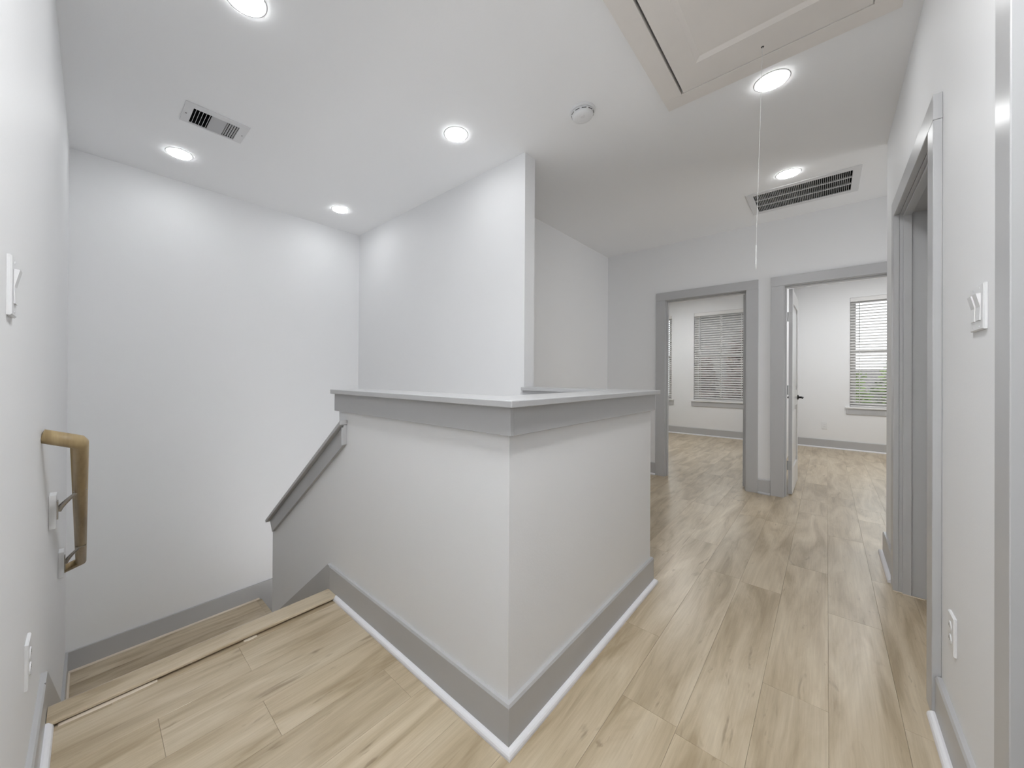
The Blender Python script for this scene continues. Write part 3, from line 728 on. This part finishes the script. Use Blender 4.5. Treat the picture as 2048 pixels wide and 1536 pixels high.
def plate(name, T, lab, cat, kind, gang=1, grp=None):
    """local frame: x right along the wall, z up, y out of the wall"""
    o0 = T @ Vector((0, 0, 0)); d = empty(name, o0); tag(d, lab, cat, grp)
    w_ = .035 if gang == 1 else .058; P = lambda o_: keep(o_, d)
    bm = bmesh.new(); h_ = .057
    outl_ = [(-w_, -h_), (w_, -h_), (w_, h_), (-w_, h_)]
    a = [bm.verts.new(T @ Vector((x, .0002, z))) for x, z in outl_]; b = [bm.verts.new(T @ Vector((x, .0045, z))) for x, z in outl_]
    c = [bm.verts.new(T @ Vector((x*.93, .0068, z*.955))) for x, z in outl_]
    for r0, r1 in ((a, b), (b, c)):
        for i in range(4): bm.faces.new([r0[i], r0[(i+1) % 4], r1[(i+1) % 4], r1[i]])
    bm.faces.new(c); bm.faces.new(a[::-1]); P(link('cover_plate', bm, 'white'))
    cs = (0,) if gang == 1 else (-.023, .023)
    for cx_ in cs:
        if kind == 'rocker':
            bm = bmesh.new(); prof_ = [(-.033, .0070), (-.033, .0095), (0, .0082), (.033, .0150), (.033, .0070)]
            aprism(bm, prof_, lambda z, y: T @ Vector((cx_-.0165, y, z)), lambda z, y: T @ Vector((cx_+.0165, y, z))); P(link('rocker', bm, 'white'))
            P(box('screw', 'vent', cx_-.003, cx_+.003, .0068, .0078, .046, .050, R=T)); P(box('screw', 'vent', cx_-.003, cx_+.003, .0068, .0078, -.050, -.046, R=T))
        if kind == 'outlet':
            for z in (.0195, -.0195):
                bm = bmesh.new(); aprism(bm, [(.0165*math.cos(t_)*1.0, .0145*math.sin(t_)) for t_ in [2*math.pi*k/16 for k in range(16)]],
                                         lambda x, zz: T @ Vector((cx_+x, .0068, z+zz)), lambda x, zz: T @ Vector((cx_+x, .0092, z+zz)))
                so = P(link('socket', bm, 'white'))
                for sx_ in (-.006, .006):
                    o_ = box('slot', 'slot', cx_+sx_-.001, cx_+sx_+.001, .0092, .0094, z-.001, z+.007, R=T); o_.parent = so; 
    return d
def TM(origin, right, out):
    r_ = Vector(right).normalized(); o_ = Vector(out).normalized(); u_ = Vector((0, 0, 1))
    return Matrix(((r_.x, o_.x, u_.x, origin[0]), (r_.y, o_.y, u_.y, origin[1]), (r_.z, o_.z, u_.z, origin[2]), (0, 0, 0, 1)))
lw = Vector((XLs, 1, 0)).normalized(); lo = Vector((lw.y, -lw.x, 0))
plate('light_switch', TM((XL(1.155), 1.155, 1.317), lw, lo), 'single white rocker switch at the left edge of the picture', 'switch', 'rocker')
plate('power_outlet', TM((XL(1.49), 1.49, .415), lw, lo), 'white outlet low on the left wall before the stairs', 'outlet', 'outlet')
plate('light_switch', TM((1.552, YR, 1.330), (-1, 0, 0), (0, 1, 0)), 'white double rocker switch between the two right doors', 'switch', 'rocker', gang=2)
plate('power_outlet', TM((1.812, YR, .372), (-1, 0, 0), (0, 1, 0)), 'white outlet low on the right wall below the double switch', 'outlet', 'outlet')
plate('power_outlet', TM((XW, .027, .365), (0, -1, 0), (-1, 0, 0)), 'tiny white outlet on the bedroom wall seen through the right doorway', 'outlet', 'outlet')

# ---------------------------------------------------------------- outside
struct(box('ground', 'lawn', 8.6, 80, -40, 50, -3.3, -3.2), 'grass behind the house')
def leaves(n, c, rad, size, seed):
    rnd = random.Random(seed); bm = bmesh.new()
    for i in range(n):
        while True:
            v = Vector((rnd.uniform(-1, 1), rnd.uniform(-1, 1), rnd.uniform(-1, 1)))
            if .25 < v.length < 1: break
        v = v*(.82+.25*math.sin(v.x*7+seed)*math.cos(v.y*6+v.z*5))
        p = Vector((c[0]+v.x*rad[0], c[1]+v.y*rad[1], c[2]+v.z*rad[2])); s = size*rnd.uniform(.6, 1.3)
        a = Vector((rnd.gauss(0, 1), rnd.gauss(0, 1), rnd.gauss(0, .6))).normalized(); b = a.cross(Vector((rnd.gauss(0, 1), rnd.gauss(0, 1), rnd.gauss(0, 1)))).normalized()
        q = [bm.verts.new(p+a*s), bm.verts.new(p+b*s*.5), bm.verts.new(p-a*s), bm.verts.new(p-b*s*.5)]; bm.faces.new(q)
    me = bpy.data.meshes.new('foliage'); bm.to_mesh(me); bm.free(); return me
def tree(x, y, top, rad, m, lab, n, seed):
    rnd = random.Random(seed)
    d = empty('tree', (x, y, -3.2)); tag(d, lab, 'tree')
    bm = bmesh.new(); cz = top-rad[2]
    atube(bm, [(x, y, -3.2), (x+.05, y-.04, -1.5), (x-.06, y+.05, cz)], [.16, .13, .07], 10)
    for k in range(7):
        a = 2*math.pi*k/7+rnd.random(); z = cz-rad[2]*.5+rnd.random()*rad[2]*.8
        atube(bm, [(x, y, z), (x+math.cos(a)*rad[0]*.45, y+math.sin(a)*rad[1]*.45, z+.35), (x+math.cos(a)*rad[0]*.75, y+math.sin(a)*rad[1]*.75, z+.8)], [.05, .035, .015], 6)
    keep(link('trunk', bm, 'bark'), d)
    me = leaves(n, (x, y, cz), rad, .10, seed); me.materials.append(M[m]); o_ = bpy.data.objects.new('foliage', me); COL.objects.link(o_); keep(o_, d); o_['kind'] = 'stuff'
tree(12.6, 2.75, 2.1, (.7, .55, 1.9), 'leafr', 'russet leaved tree behind the left bedroom blind', 2600, 3)
tree(12.3, 1.75, 2.5, (.6, .42, 2.0), 'leafr', 'taller russet tree further right behind the left bedroom blind', 2600, 5)
tree(16.0, -.45, 1.75, (1.2, .55, 1.6), 'leafg', 'green leafy tree at the left of the right bedroom window', 2000, 8)
tree(17.0, -1.75, 1.85, (1.3, .8, 1.5), 'leafg', 'green leafy tree at the right of the right bedroom window', 2200, 9)
def house(x0, x1, y0, y1, eave, ridge, m, lab):
    d = empty('house', ((x0+x1)/2, (y0+y1)/2, -3.2)); tag(d, lab, 'house'); P = lambda o_: keep(o_, d)
    P(box('wall', m, x0, x1, y0, y1, -3.2, eave))
    bm = bmesh.new(); xm = (x0+x1)/2
    aprism(bm, [(x0-.3, eave-.05), (xm, ridge), (x1+.3, eave-.05), (x1+.3, eave-.2), (x0-.3, eave-.2)], lambda x, z: (x, y0-.3, z), lambda x, z: (x, y1+.3, z)); P(link('roof', bm, 'roof'))
    n = int((y1-y0)/1.8) if y1-y0 > 5 else 0
    for k in range(n):
        yy = y0+(k+.5)*(y1-y0)/n
        f_ = P(box('window', 'vinyl', x0-.04, x0-.001, yy-.45, yy+.45, eave-1.6, eave-.5)); o_ = box('pane', 'slot', x0-.045, x0-.0405, yy-.38, yy+.38, eave-1.53, eave-.57); o_.parent = f_
house(15, 21, 1.3, 3.95, 3.5, 4.5, 'brick', 'tall brown house close behind the russet trees')
house(26, 34, -9, .6, .5, 1.6, 'siding', 'pale house beyond the green trees')
d = empty('board_fence', (14, 0, -3.2)); tag(d, 'brown board fence across the back of the garden', 'fence')
for i in range(70):
    y = -4+i*.16; keep(box('board', 'fence', 14, 14.02, y, y+.15, -3.2, -1.35+.01*math.sin(i*2.1)), d)
keep(box('rail', 'fence', 14.021, 14.06, -4, 7.2, -1.7, -1.6), d)
bpy.context.view_layer.update()
